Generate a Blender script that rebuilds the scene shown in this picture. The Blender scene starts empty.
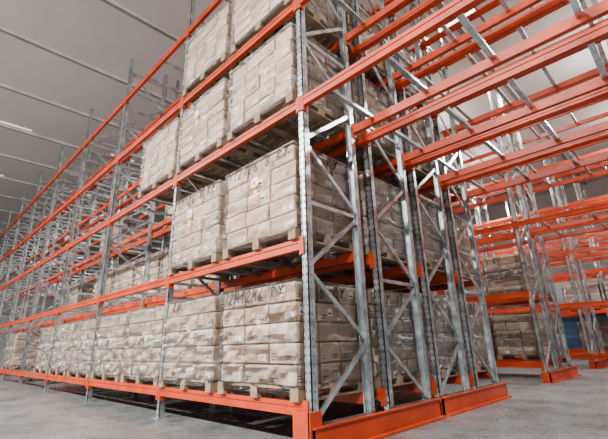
import bpy, math, random, bmesh
from mathutils import Vector, Matrix, noise
S=0.85
# ------------------------------------------------ materials
def newmat(name):
    m=bpy.data.materials.new(name); m.use_nodes=True
    nt=m.node_tree; b=nt.nodes['Principled BSDF']; return m,nt,b
def noise_col(nt,b,c1,c2,scale,detail=4,lo=.35,hi=.65):
    tc=nt.nodes.new('ShaderNodeTexCoord'); n=nt.nodes.new('ShaderNodeTexNoise')
    n.inputs['Scale'].default_value=scale; n.inputs['Detail'].default_value=detail
    nt.links.new(tc.outputs['Object'],n.inputs['Vector'])
    r=nt.nodes.new('ShaderNodeValToRGB'); r.color_ramp.elements[0].position=lo; r.color_ramp.elements[1].position=hi
    r.color_ramp.elements[0].color=(*c1,1); r.color_ramp.elements[1].color=(*c2,1)
    nt.links.new(n.outputs['Fac'],r.inputs[0]); nt.links.new(r.outputs[0],b.inputs['Base Color'])
    return n,r
def simple(name,c,rough=.5,metal=0.,var=.12,scale=3.,spec=.5):
    m,nt,b=newmat(name)
    noise_col(nt,b,tuple(x*(1-var) for x in c),tuple(min(1,x*(1+var)) for x in c),scale)
    b.inputs['Roughness'].default_value=rough; b.inputs['Metallic'].default_value=metal
    b.inputs['Specular IOR Level'].default_value=spec
    return m
M_OR=simple('orange_powder_coat',(.39,.034,.005),.42,0,.18,spec=.35)
M_ST=simple('galvanised_steel',(.56,.61,.63),.25,.85,.32,8)
M_HOLE=simple('slot_shadow_black',(.04,.04,.04),.8)
M_WOOD=simple('pallet_wood',(.19,.13,.08),.8,0,.3,5)
M_LABEL=simple('label_paper',(.9,.9,.88),.6,0,.03)
M_INK=simple('printed_ink',(.012,.010,.009),.7)
M_RED=simple('red_sticker',(.75,.02,.015),.5)
M_YEL=simple('yellow_sticker',(.85,.50,.01),.5)
M_TAPE=simple('packing_tape',(.66,.53,.40),.2)
# cardboard
M_BOX,nt,b=newmat('carton_cardboard')
g=nt.nodes.new('ShaderNodeNewGeometry'); r=nt.nodes.new('ShaderNodeValToRGB')
r.color_ramp.elements[0].color=(.40,.275,.185,1); r.color_ramp.elements[1].color=(.61,.455,.33,1)
nt.links.new(g.outputs['Random Per Island'],r.inputs[0]); nt.links.new(r.outputs[0],b.inputs['Base Color'])
b.inputs['Roughness'].default_value=.65
# film
def film(name,lo,hi,fm,bump):
    M=bpy.data.materials.new(name); M.use_nodes=True; nt=M.node_tree
    b=nt.nodes['Principled BSDF']; out=nt.nodes['Material Output']
    b.inputs['Base Color'].default_value=(.90,.92,.94,1); b.inputs['Roughness'].default_value=.22
    tr=nt.nodes.new('ShaderNodeBsdfTransparent'); mx=nt.nodes.new('ShaderNodeMixShader')
    gl=nt.nodes.new('ShaderNodeBsdfGlossy'); gl.inputs['Roughness'].default_value=.14
    mx2=nt.nodes.new('ShaderNodeMixShader')
    tc=nt.nodes.new('ShaderNodeTexCoord'); mp=nt.nodes.new('ShaderNodeMapping')
    mp.inputs['Rotation'].default_value=(.5,.45,.2); mp.inputs['Scale'].default_value=(1.2,1.2,3.5)
    n=nt.nodes.new('ShaderNodeTexNoise'); n.inputs['Scale'].default_value=2.6; n.inputs['Detail'].default_value=5; n.inputs['Distortion'].default_value=1.6
    nt.links.new(tc.outputs['Object'],mp.inputs[0]); nt.links.new(mp.outputs[0],n.inputs['Vector'])
    mr=nt.nodes.new('ShaderNodeMapRange'); mr.inputs[1].default_value=.56; mr.inputs[2].default_value=.70; mr.inputs[3].default_value=lo; mr.inputs[4].default_value=hi
    nt.links.new(n.outputs['Fac'],mr.inputs[0]); nt.links.new(mr.outputs[0],mx.inputs[0])
    fr_=nt.nodes.new('ShaderNodeFresnel'); fr_.inputs[0].default_value=1.5
    nt.links.new(tr.outputs[0],mx2.inputs[1]); nt.links.new(gl.outputs[0],mx2.inputs[2])
    m2=nt.nodes.new('ShaderNodeMath'); m2.operation='MULTIPLY'; m2.inputs[1].default_value=fm; m2.use_clamp=True
    nt.links.new(fr_.outputs[0],m2.inputs[0]); nt.links.new(m2.outputs[0],mx2.inputs[0])
    nt.links.new(mx2.outputs[0],mx.inputs[1]); nt.links.new(b.outputs[0],mx.inputs[2]); nt.links.new(mx.outputs[0],out.inputs[0])
    bp=nt.nodes.new('ShaderNodeBump'); bp.inputs['Strength'].default_value=1.0; bp.inputs['Distance'].default_value=bump
    nt.links.new(n.outputs['Fac'],bp.inputs['Height']); nt.links.new(bp.outputs[0],b.inputs['Normal']); nt.links.new(bp.outputs[0],gl.inputs['Normal'])
    return M
F_LIGHT=film('stretch_film_thin',0.0,.20,1.2,.06)
F_HEAVY=film('stretch_film',.02,.70,1.6,.12)
# concrete
M_FLOOR,nt,b=newmat('polished_concrete')
n,r=noise_col(nt,b,(.10,.108,.110),(.19,.20,.202),.9,8,.3,.7)
n2=nt.nodes.new('ShaderNodeTexNoise'); n2.inputs['Scale'].default_value=14; n2.inputs['Detail'].default_value=6
mr=nt.nodes.new('ShaderNodeMapRange'); mr.inputs[3].default_value=.15; mr.inputs[4].default_value=.45
nt.links.new(n2.outputs['Fac'],mr.inputs[0]); nt.links.new(mr.outputs[0],b.inputs['Roughness'])
mc=nt.nodes.new('ShaderNodeMix'); mc.data_type='RGBA'; mc.blend_type='MULTIPLY'; mc.inputs[0].default_value=.8
n3=nt.nodes.new('ShaderNodeTexNoise'); n3.inputs['Scale'].default_value=2.5; n3.inputs['Detail'].default_value=12; n3.inputs['Roughness'].default_value=.78
r3=nt.nodes.new('ShaderNodeValToRGB'); r3.color_ramp.elements[0].position=.38; r3.color_ramp.elements[0].color=(.40,.39,.38,1); r3.color_ramp.elements[1].position=.55
tcc=nt.nodes.new('ShaderNodeTexCoord'); nt.links.new(tcc.outputs['Object'],n3.inputs['Vector']); nt.links.new(tcc.outputs['Object'],n2.inputs['Vector'])
nt.links.new(n3.outputs['Fac'],r3.inputs[0]); nt.links.new(r.outputs[0],mc.inputs[6]); nt.links.new(r3.outputs[0],mc.inputs[7]); nt.links.new(mc.outputs[2],b.inputs['Base Color'])
M_CEIL=simple('ceiling_panel',(.60,.575,.545),.6,0,.05,.3)
M_SEAM=simple('ceiling_batten',(.22,.21,.20),.6)
M_COND=simple('ceiling_conduit',(.9,.9,.87),.4)
M_WALL=simple('wall_panel',(.52,.51,.49),.6,0,.04,.5)
M_BLUE=simple('blue_wall_panel',(.03,.07,.16),.5)
M_LAMPB=simple('lamp_housing',(.04,.04,.04),.5)
M_EMI,nt,b=newmat('lamp_diffuser')
b.inputs['Emission Color'].default_value=(1,.96,.9,1); b.inputs['Emission Strength'].default_value=10
M_DIM,nt,b=newmat('added_strip_glow')  # weak glow for the made-up ceiling strips
b.inputs['Emission Color'].default_value=(1,.96,.9,1); b.inputs['Emission Strength'].default_value=1.2

# ------------------------------------------------ builder
class MB:
    def __init__(s): s.v=[];s.f=[];s.m=[];s.mats=[]
    def mi(s,mat):
        if mat not in s.mats: s.mats.append(mat)
        return s.mats.index(mat)
    def hexa(s,p,mat):
        o=len(s.v); s.v+= [tuple(q) for q in p]; k=s.mi(mat)
        for f in ((0,3,2,1),(4,5,6,7),(0,1,5,4),(1,2,6,5),(2,3,7,6),(3,0,4,7)):
            s.f.append(tuple(o+i for i in f)); s.m.append(k)
    def box(s,x0,x1,y0,y1,z0,z1,mat):
        s.hexa([(x0,y0,z0),(x1,y0,z0),(x1,y1,z0),(x0,y1,z0),(x0,y0,z1),(x1,y0,z1),(x1,y1,z1),(x0,y1,z1)],mat)
    def bar(s,a,b,w,h,mat,side=Vector((1,0,0))):
        a=Vector(a);b=Vector(b);d=(b-a).normalized()
        u=(side-d*side.dot(d)).normalized(); v=d.cross(u)
        p=[]
        for q in (a,b):
            p+=[q-u*w/2-v*h/2,q+u*w/2-v*h/2,q+u*w/2+v*h/2,q-u*w/2+v*h/2]
        s.hexa(p,mat)
    def quad(s,p,mat):
        o=len(s.v); s.v+=[tuple(q) for q in p]; s.f.append((o,o+1,o+2,o+3)); s.m.append(s.mi(mat))
    def mesh(s,name):
        me=bpy.data.meshes.new(name)
        me.from_pydata([(a*S,b*S,c*S) for a,b,c in s.v],[],s.f)
        for m in s.mats: me.materials.append(m)
        me.polygons.foreach_set('material_index',s.m); me.update()
        return me
    def obj(s,name,loc=(0,0,0),parent=None):
        o=bpy.data.objects.new(name,s.mesh(name)); bpy.context.collection.objects.link(o)
        o.location=[c*S for c in loc]
        if parent: o.parent=parent
        return o

# ------------------------------------------------ pallet loads
DIG={'1':[(.5,0),(.5,1),(.3,.8)],'7':[(0,1),(.7,1),(.3,0)],'2':[(0,.8),(.35,1),(.7,.75),(0,0),(.7,0)],
'6':[(.6,1),(.1,.5),(.1,.1),(.5,0),(.65,.3),(.2,.5)],'8':[(.35,.5),(.05,.8),(.35,1),(.65,.8),(.05,.2),(.35,0),(.65,.2),(.35,.5)],
'R':[(0,0),(.05,1),(.6,.8),(.05,.5),(.65,0)],'Y':[(0,1),(.35,.5),(.7,1),(.35,.5),(.2,0)],'M':[(0,0),(.1,1),(.35,.3),(.6,1),(.7,0)],'9':[(.6,.6),(.1,.6),(.3,1),(.6,.9),(.5,0)],' ':[]}
def scribble(mb,txt,x,z,h,fix,face,rnd):
    for ch in txt:
        pts=[(x+p[0]*h*.75+p[1]*h*.2, z+p[1]*h+rnd.uniform(-.008,.008)) for p in DIG[ch]]
        for a,b in zip(pts,pts[1:]):
            if face=='y': mb.bar((a[0],fix,a[1]),(b[0],fix,b[1]),.002,.021,M_INK,Vector((0,1,0)))
            else: mb.bar((fix,a[0],a[1]),(fix,b[0],b[1]),.002,.021,M_INK,Vector((1,0,0)))
        x+=h*.85; z+=rnd.uniform(-.006,.006)
def make_load(seed,W=1.46,D=1.14,rows=5,rh=.222,nx=3,ny=3,txt='172126 8 RY',M_FILM=None):
    rnd=random.Random(seed); mb=MB()
    for i in range(7):
        y=-D/2+i*(D-.11)/6; mb.box(-W/2,W/2,y,y+.11,.115,.14,M_WOOD)
    for x in (-W/2,-.06,W/2-.12):
        mb.box(x,x+.12,-D/2,D/2,.095,.115,M_WOOD)
        for y in (-D/2,-.07,D/2-.14): mb.box(x,x+.12,y,y+.14,.02,.095,M_WOOD)
        mb.box(x,x+.12,-D/2,D/2,0,.02,M_WOOD)
    cw=(W-.05)/nx; cd=(D-.05)/ny; cart=MB()
    for k in range(rows):
        sh=rnd.uniform(-.016,.016)
        for i in range(nx):
            for j in range(ny):
                if 0<i<nx-1 and 0<j<ny-1 and k<rows-1: continue
                jx=rnd.uniform(-.008,.008)+sh; jy=rnd.uniform(-.014,.014)
                x0=-W/2+.025+i*cw+jx+.010; y0=-D/2+.025+j*cd+jy+.010; z0=.142+k*rh
                x1=x0+cw-.020; y1=y0+cd-.020; z1=z0+rh-.012-rnd.uniform(0,.007)
                cart.box(x0,x1,y0,y1,z0,z1,M_BOX)
                for fc in ('y','x'):
                    if fc=='y' and j: continue
                    if fc=='x' and i<nx-1: continue
                    a0,a1=(x0,x1) if fc=='y' else (y0,y1); f=y0-.002 if fc=='y' else x1+.002
                    def q(u0,u1,w0,w1,mat,e=0):
                        if fc=='y': mb.quad([(u0,f-e,w0),(u1,f-e,w0),(u1,f-e,w1),(u0,f-e,w1)],mat)
                        else: mb.quad([(f+e,u0,w0),(f+e,u1,w0),(f+e,u1,w1),(f+e,u0,w1)],mat)
                    L=a1-a0; h=z1-z0
                    q(a0+.01,a1-.01,z1-.034,z1-.008,M_TAPE)
                    u=rnd.random()
                    if u<.35:
                        q(a0+L*.60,a0+L*.92,z0+h*.14,z0+h*.46,M_LABEL)
                        for t in range(3): q(a0+L*.63,a0+L*rnd.uniform(.75,.9),z0+h*(.19+t*.09),z0+h*(.225+t*.09),M_INK,.001)
                    elif u<.5:
                        c=rnd.uniform(.1,.6)
                        q(a0+L*c,a0+L*(c+.25),z0+h*.3,z0+h*.75,M_LABEL); q(a0+L*(c+.03),a0+L*(c+.2),z0+h*.4,z0+h*.5,M_INK,.001)
                    elif u<.85:
                        for t in range(2): q(a0+L*.6,a0+L*rnd.uniform(.72,.92),z0+h*(.2+t*.14),z0+h*(.25+t*.14),M_INK)
                    if rnd.random()<.65:
                        for t in range(rnd.choice([1,2,2,3])): q(a0+L*.08,a0+L*rnd.uniform(.18,.42),z0+h*(.16+t*.15),z0+h*(.21+t*.15),M_INK)
    top=.142+rows*rh
    me=cart.mesh('c'); bm=bmesh.new(); bm.from_mesh(me)
    bmesh.ops.bevel(bm,geom=bm.edges[:],offset=.008*S,segments=1,affect='EDGES')
    bm.verts.index_update()
    o=len(mb.v); mb.v+=[(v.co.x/S,v.co.y/S,v.co.z/S) for v in bm.verts]; k=mb.mi(M_BOX)
    for f in bm.faces: mb.f.append(tuple(o+v.index for v in f.verts)); mb.m.append(k)
    bm.free(); bpy.data.meshes.remove(me)
    if M_FILM:
        X=W/2-.006;Y=D/2-.006;z0=.06;z1=top+.008;N=20
        def P(x,y,z,nrm):
            d=noise.noise(Vector((x*4+seed,y*4,z*9)))*.012+noise.noise(Vector((x*12+seed,y*12+z*8,z*20)))*.007
            if z<.2: d-= (.2-z)*.08
            return (x+nrm[0]*(d+.012),y+nrm[1]*(d+.012),z+nrm[2]*abs(d))
        def grid(fn):
            o=len(mb.v)
            for a in range(N+1):
                for c in range(N+1): mb.v.append(fn(a/N,c/N))
            for a in range(N):
                for c in range(N):
                    i=o+a*(N+1)+c; mb.f.append((i,i+N+1,i+N+2,i+1)); mb.m.append(mb.mi(M_FILM))
        H=z1-z0
        grid(lambda a,c:P(-X+2*X*a,-Y,z0+H*c,(0,-1,0)))
        grid(lambda a,c:P(X,-Y+2*Y*a,z0+H*c,(1,0,0)))
        grid(lambda a,c:P(X-2*X*a,Y,z0+H*c,(0,1,0)))
        grid(lambda a,c:P(-X,Y-2*Y*a,z0+H*c,(-1,0,0)))
        grid(lambda a,c:P(-X+2*X*a,-Y+2*Y*c,z1,(0,0,1)))
    if txt:
        scribble(mb,txt,-W*.42,top-.18,.14,-D/2-.032,'y',rnd)
        scribble(mb,txt[-4:],-D*.2,top-.18,.14,W/2+.032,'x',rnd)
    if seed%2 or seed==6:
        f=-D/2-.032; sx=-.12 if seed!=6 else -.05
        for (x,z,s,m) in ((sx,top-.40,.12,M_LABEL),(sx+.02,top-.38,.06,M_RED),(sx+.04,top-.54,.08,M_YEL),(sx+.02,top-.64,.06,M_RED)):
            mb.quad([(x,f,z),(x+s,f,z),(x+s,f,z+s),(x,f,z+s)],m); f-=.002
    return mb.mesh('carton_load_mesh_%d'%seed)
V=[make_load(1,txt='172126 8 RY',M_FILM=F_HEAVY),make_load(2,txt='1 RY',nx=3,M_FILM=F_HEAVY),make_load(4,txt='72M92M6 RY',M_FILM=F_LIGHT),
   make_load(6,txt='172126 8 RY',nx=3,ny=3,M_FILM=F_LIGHT),make_load(5,txt='RY 17',nx=3,ny=4,rows=6,rh=.185,M_FILM=F_HEAVY),make_load(8,txt='',nx=4,M_FILM=F_HEAVY)]
def load(x,y,z,v,rot=0):
    o=bpy.data.objects.new('wrapped_carton_pallet',V[v]); bpy.context.collection.objects.link(o)
    o.location=(x*S,y*S,(z+.003)*S); o.rotation_euler=(0,0,rot)

# ------------------------------------------------ racks
BW=3.25; X0=-3.01; TOP=8.65
LV=[.45,2.17,4.02,5.66,7.40]
def post(mb,x,yf,mat,face,detail):
    w=.10; d=.09*(-face); t=.012
    ya,yb=sorted((yf,yf+t*(-face))); mb.box(x-w/2,x+w/2,ya,yb,.01,TOP,mat)
    ya,yb=sorted((yf,yf+d))
    mb.box(x-w/2,x-w/2+t,ya,yb,.01,TOP,mat); mb.box(x+w/2-t,x+w/2,ya,yb,.01,TOP,mat)
    mb.box(x-w/2-.03,x+w/2+.03,min(yf,yf+d)-.03,max(yf,yf+d)+.03,0,.012,mat)
    if detail:
        z=.12
        while z<TOP-.1:
            for sx in (-.026,.026):
                y=yf+face*.0015
                mb.quad([(x+sx-.009,y,z),(x+sx+.009,y,z),(x+sx+.006,y,z+.03),(x+sx-.006,y,z+.03)],M_HOLE)
            xx=x+w/2+.0015; yc=yf+d/2
            mb.quad([(xx,yc-.008,z),(xx,yc+.008,z),(xx,yc+.008,z+.016),(xx,yc-.008,z+.016)],M_HOLE)
            z+=.085
def frame(mb,x,ya,yb,detail,flip=0):
    post(mb,x,ya,M_ST,-1,detail); post(mb,x,yb,M_ST,1,detail)
    y0=ya+.045;y1=yb-.045; z=.22; k=flip
    mb.bar((x,y0,z),(x,y1,z),.035,.045,M_ST)
    while z+.78<TOP:
        a,b=(y0,y1) if k%2==0 else (y1,y0)
        mb.bar((x+.012,a,z+.03),(x+.012,b,z+.78),.03,.05,M_ST)
        z+=.80; k+=1
        if k%3==0: mb.bar((x,y0,z),(x,y1,z),.035,.045,M_ST)
def beam(mb,xa,xb,y,z,face):
    t=.055; ya,yb=(y-.012,y+t) if face<0 else (y-t,y+.012)
    xa,xb=min(xa,xb)+.055,max(xa,xb)-.055
    mb.box(xa,xb,ya,yb,z-.13,z-.06,M_OR)
    c=.012
    if face<0: mb.box(xa,xb,ya+c,yb,z-.06,z-.045,M_OR); mb.box(xa,xb,ya,yb,z-.045,z-.012,M_OR); mb.box(xa,xb,ya,yb-.02,z-.012,z,M_OR)
    else: mb.box(xa,xb,ya,yb-c,z-.06,z-.045,M_OR); mb.box(xa,xb,ya,yb,z-.045,z-.012,M_OR); mb.box(xa,xb,ya+.02,yb,z-.012,z,M_OR)
    for s,x in ((1,xa),(-1,xb)):
        x0,x1=sorted((x,x+s*.012)); mb.box(x0,x1,ya-.004,yb+.004,z-.2,z+.03,M_OR)
        x0,x1=sorted((x-s*.06,x)); yy=(ya-.008,ya) if face<0 else (yb,yb+.008)
        mb.box(x0,x1,yy[0],yy[1],z-.19,z+.02,M_OR)
def row(name,ya,yb,bays,levels_fn,detail_fn,flip=0,supports=lambda b,l:4):
    mb=MB()
    for p in range(min(bays),max(bays)+2):
        frame(mb,X0-p*BW,ya,yb,detail_fn(p),flip+p)
    for b in bays:
        xa=X0-b*BW; xb=xa-BW
        for l in levels_fn(b):
            z=LV[l]
            beam(mb,xa,xb,ya,z,-1); beam(mb,xa,xb,yb,z,1)
            n=supports(b,l)
            for i in range(n):
                x=xa-BW*(i+.5)/n
                mb.box(x-.03,x+.03,ya+.04,yb-.04,z-.06,z-.014,M_ST)
    return mb.obj(name)
full=lambda b:[0,1,2,3,4] if b>=0 else [2,3,4]
ROWS=[(3.06,4.12),(4.42,5.48),(5.72,6.78),(7.04,8.06)]
for i,(a,b) in enumerate(ROWS):
    row('pallet_rack',a,b,list(range(-2,(11,7,2,2)[i])),full,lambda p,i=i:(-1<=p<=(4 if i==0 else 0)),i)
FAR=[(11.2,12.3),(12.6,13.7),(16.6,17.7),(18.0,19.1),(22.4,23.5),(23.8,24.9)]
for i,(a,b) in enumerate(FAR):
    full2=full if i<2 else (lambda b:[0,1,2,3,4])
    row('pallet_rack',a,b,list(range(-4,4)),full2,lambda p:False,i,lambda b,l:3)
def guard(y0,y1,x=X0+.10,tall=False):
    mb=MB()
    mb.box(x,x+.03,y0,y1,.03,.23,M_OR); mb.box(x,x+.10,y0,y1,0,.03,M_OR); mb.box(x,x+.055,y0,y1,.23,.245,M_OR)
    for y in (y0,y1-.03):
        mb.box(x-.17,x+.03,y,y+.03,.0,.23,M_OR)
    if tall:
        mb.box(X0-.09,X0+.11,y0-.03,y0-.0,0,.38,M_OR); mb.box(X0+.09,X0+.121,y0-.03,y0+.14,0,.38,M_OR); mb.box(X0-.12,X0-.09,y0-.03,y0+.05,0,.38,M_OR)
        mb.box(X0-.15,X0+.2,y0-.10,y0-.03,0,.02,M_OR)
    mb.obj('rack_end_guard')
guard(2.98,5.55,tall=True); guard(5.64,8.14); guard(11.1,13.8); guard(16.5,19.2)
# ------------------------------------------------ loads
def xc(b,s):
    return X0-b*BW-(.055+.03+.73 if s==0 else BW-.055-.03-.73)
rnd=random.Random(7)
fr=(ROWS[0][0]+ROWS[0][1])/2
for l,vs in ((0,(2,1)),(1,(3,0)),(2,(5,4)),(3,(4,5))):
    for s in (0,1):
        load(xc(0,s),fr-.02,LV[l],vs[s],rnd.uniform(-.008,.008))
for l in range(4):
    for r in (1,2,3):
        for s in (0,1):
            if r==3 and l==3: continue
            load(xc(0,s)+rnd.uniform(-.02,.02),sum(ROWS[r])/2,LV[l],rnd.choice([0,1,3,4,5]))
for b,s,l in ((1,0,0),(1,1,0),(1,0,2),(2,0,0),(2,1,0),(3,0,0),(4,1,0)):
    load(xc(b,s)+rnd.uniform(-.02,.02),fr-.02+(.06 if l==0 else 0),LV[l],rnd.choice([1,5,4]))
for b,s,l in ((1,0,0),(1,1,0),(1,0,1),(1,1,1),(1,0,2),(2,0,1),(2,1,1),(3,0,1),(2,0,0),(3,1,0),(1,1,2),(3,0,2),(4,0,1)):
    load(xc(b,s),sum(ROWS[1])/2,LV[l],rnd.choice([1,5,4]))
for r in (0,1,2,3,4,5):
    for b in range(-2 if r>=4 else 0,3):
        for l in (0,1):
            for s in (0,1):
                if rnd.random()<(.45 if l==0 else .2): load(xc(b,s),sum(FAR[r])/2,LV[l],rnd.choice([1,5,4]))
# ------------------------------------------------ room
CE=10.6
mb=MB(); mb.box(-44,14,-12,30,-.1,0,M_FLOOR); mb.obj('floor')
mb=MB(); mb.box(-44,14,-12,30,CE,CE+.15,M_CEIL)
ceil=mb.obj('ceiling')
mb=MB()
x=-43
while x<13:
    mb.box(x-.06,x+.06,-12,30,CE-.08,CE,M_SEAM); mb.box(x+.09,x+.12,-12,30,CE-.10,CE,M_COND)
    x+=3.3
mb.obj('trim_1')
mb=MB(); mb.box(-44.2,-44,-12,30,0,CE,M_WALL); mb.obj('wall_left')
mb=MB(); mb.box(-44,14,30,30.2,2.6,CE,M_WALL); mb.box(-44,14,30,30.2,0,2.6,M_BLUE); mb.obj('wall_back')
def lamp(x,y,power,up=0,drop=.9):
    z=CE-drop
    e=bpy.data.objects.new('high_bay_lamp',None); bpy.context.collection.objects.link(e); e.location=(x*S,y*S,z*S)
    m=MB(); m.box(-.55,.55,-.18,.18,0,.09,M_LAMPB); m.box(-.4,.4,-.04,.04,.09,.16,M_LAMPB)
    for a in (-.4,.4): m.box(a-.01,a+.01,-.01,.01,.09,CE-z,M_LAMPB)
    m.obj('housing',parent=e)
    m=MB(); m.box(-.52,.52,-.15,.15,-.015,0,M_EMI); m.obj('diffuser',parent=e)
    L=bpy.data.lights.new('lamp_light','AREA'); L.shape='RECTANGLE'; L.size=1.0; L.size_y=.4; L.energy=power; L.color=(1,.97,.93)
    o=bpy.data.objects.new('lamp_light',L); bpy.context.collection.objects.link(o); o.parent=e; o.location=(0,0,-.05)
    if up:  # added upward fill that brightens the ceiling, not a known part of the fixture
        L=bpy.data.lights.new('added_ceiling_fill','AREA'); L.shape='RECTANGLE'; L.size=.8; L.size_y=.2; L.energy=up; L.color=(1,.97,.93)
        o=bpy.data.objects.new('added_ceiling_fill',L); bpy.context.collection.objects.link(o); o.parent=e; o.location=(0,0,.2); o.rotation_euler=(math.pi,0,0)
for x in (-18,-10,-3,4): lamp(x,-8,4200)
for x in (-20,-11,-3): lamp(x,9.6,350)
lamp(2.0,9.6,500,110,2.2); lamp(1.5,4.6,250,80,2.2)
for x in (-7,0): lamp(x,15.1,450,110,2.2); lamp(x,20.8,500,80,2.2)
for x in (-19.5,-26.1,-32.7):  # added glowing strips under the ceiling, no real luminaires known there
    for y in (1.9,6.5):
        m=MB(); m.box(-.05,.05,-.6,.6,.02,.06,M_COND); m.box(-.03,.03,-.58,.58,-.01,.02,M_DIM)
        m.obj('added_ceiling_glow_strip',(x,y,CE-.06))
w=bpy.data.worlds.new('World'); bpy.context.scene.world=w; w.use_nodes=True
w.node_tree.nodes['Background'].inputs[0].default_value=(1,.97,.93,1)
w.node_tree.nodes['Background'].inputs[1].default_value=.38
# ------------------------------------------------ camera
f=390.
Nn=Vector((-414,-137.5,-f)).normalized(); Yc=Vector((403,-114.5,-f)); 
Xc=-Nn; Yc=(Yc-Xc*Yc.dot(Xc)).normalized(); Zc=Xc.cross(Yc)
R=Matrix((Xc,Yc,Zc))
cam=bpy.data.cameras.new('camera'); co=bpy.data.objects.new('camera',cam); bpy.context.collection.objects.link(co)
cam.sensor_width=36; cam.lens=f/608*36; cam.clip_end=500
co.matrix_world=Matrix.Translation((0,0,1.0*S))@R.to_4x4()
bpy.context.scene.camera=co
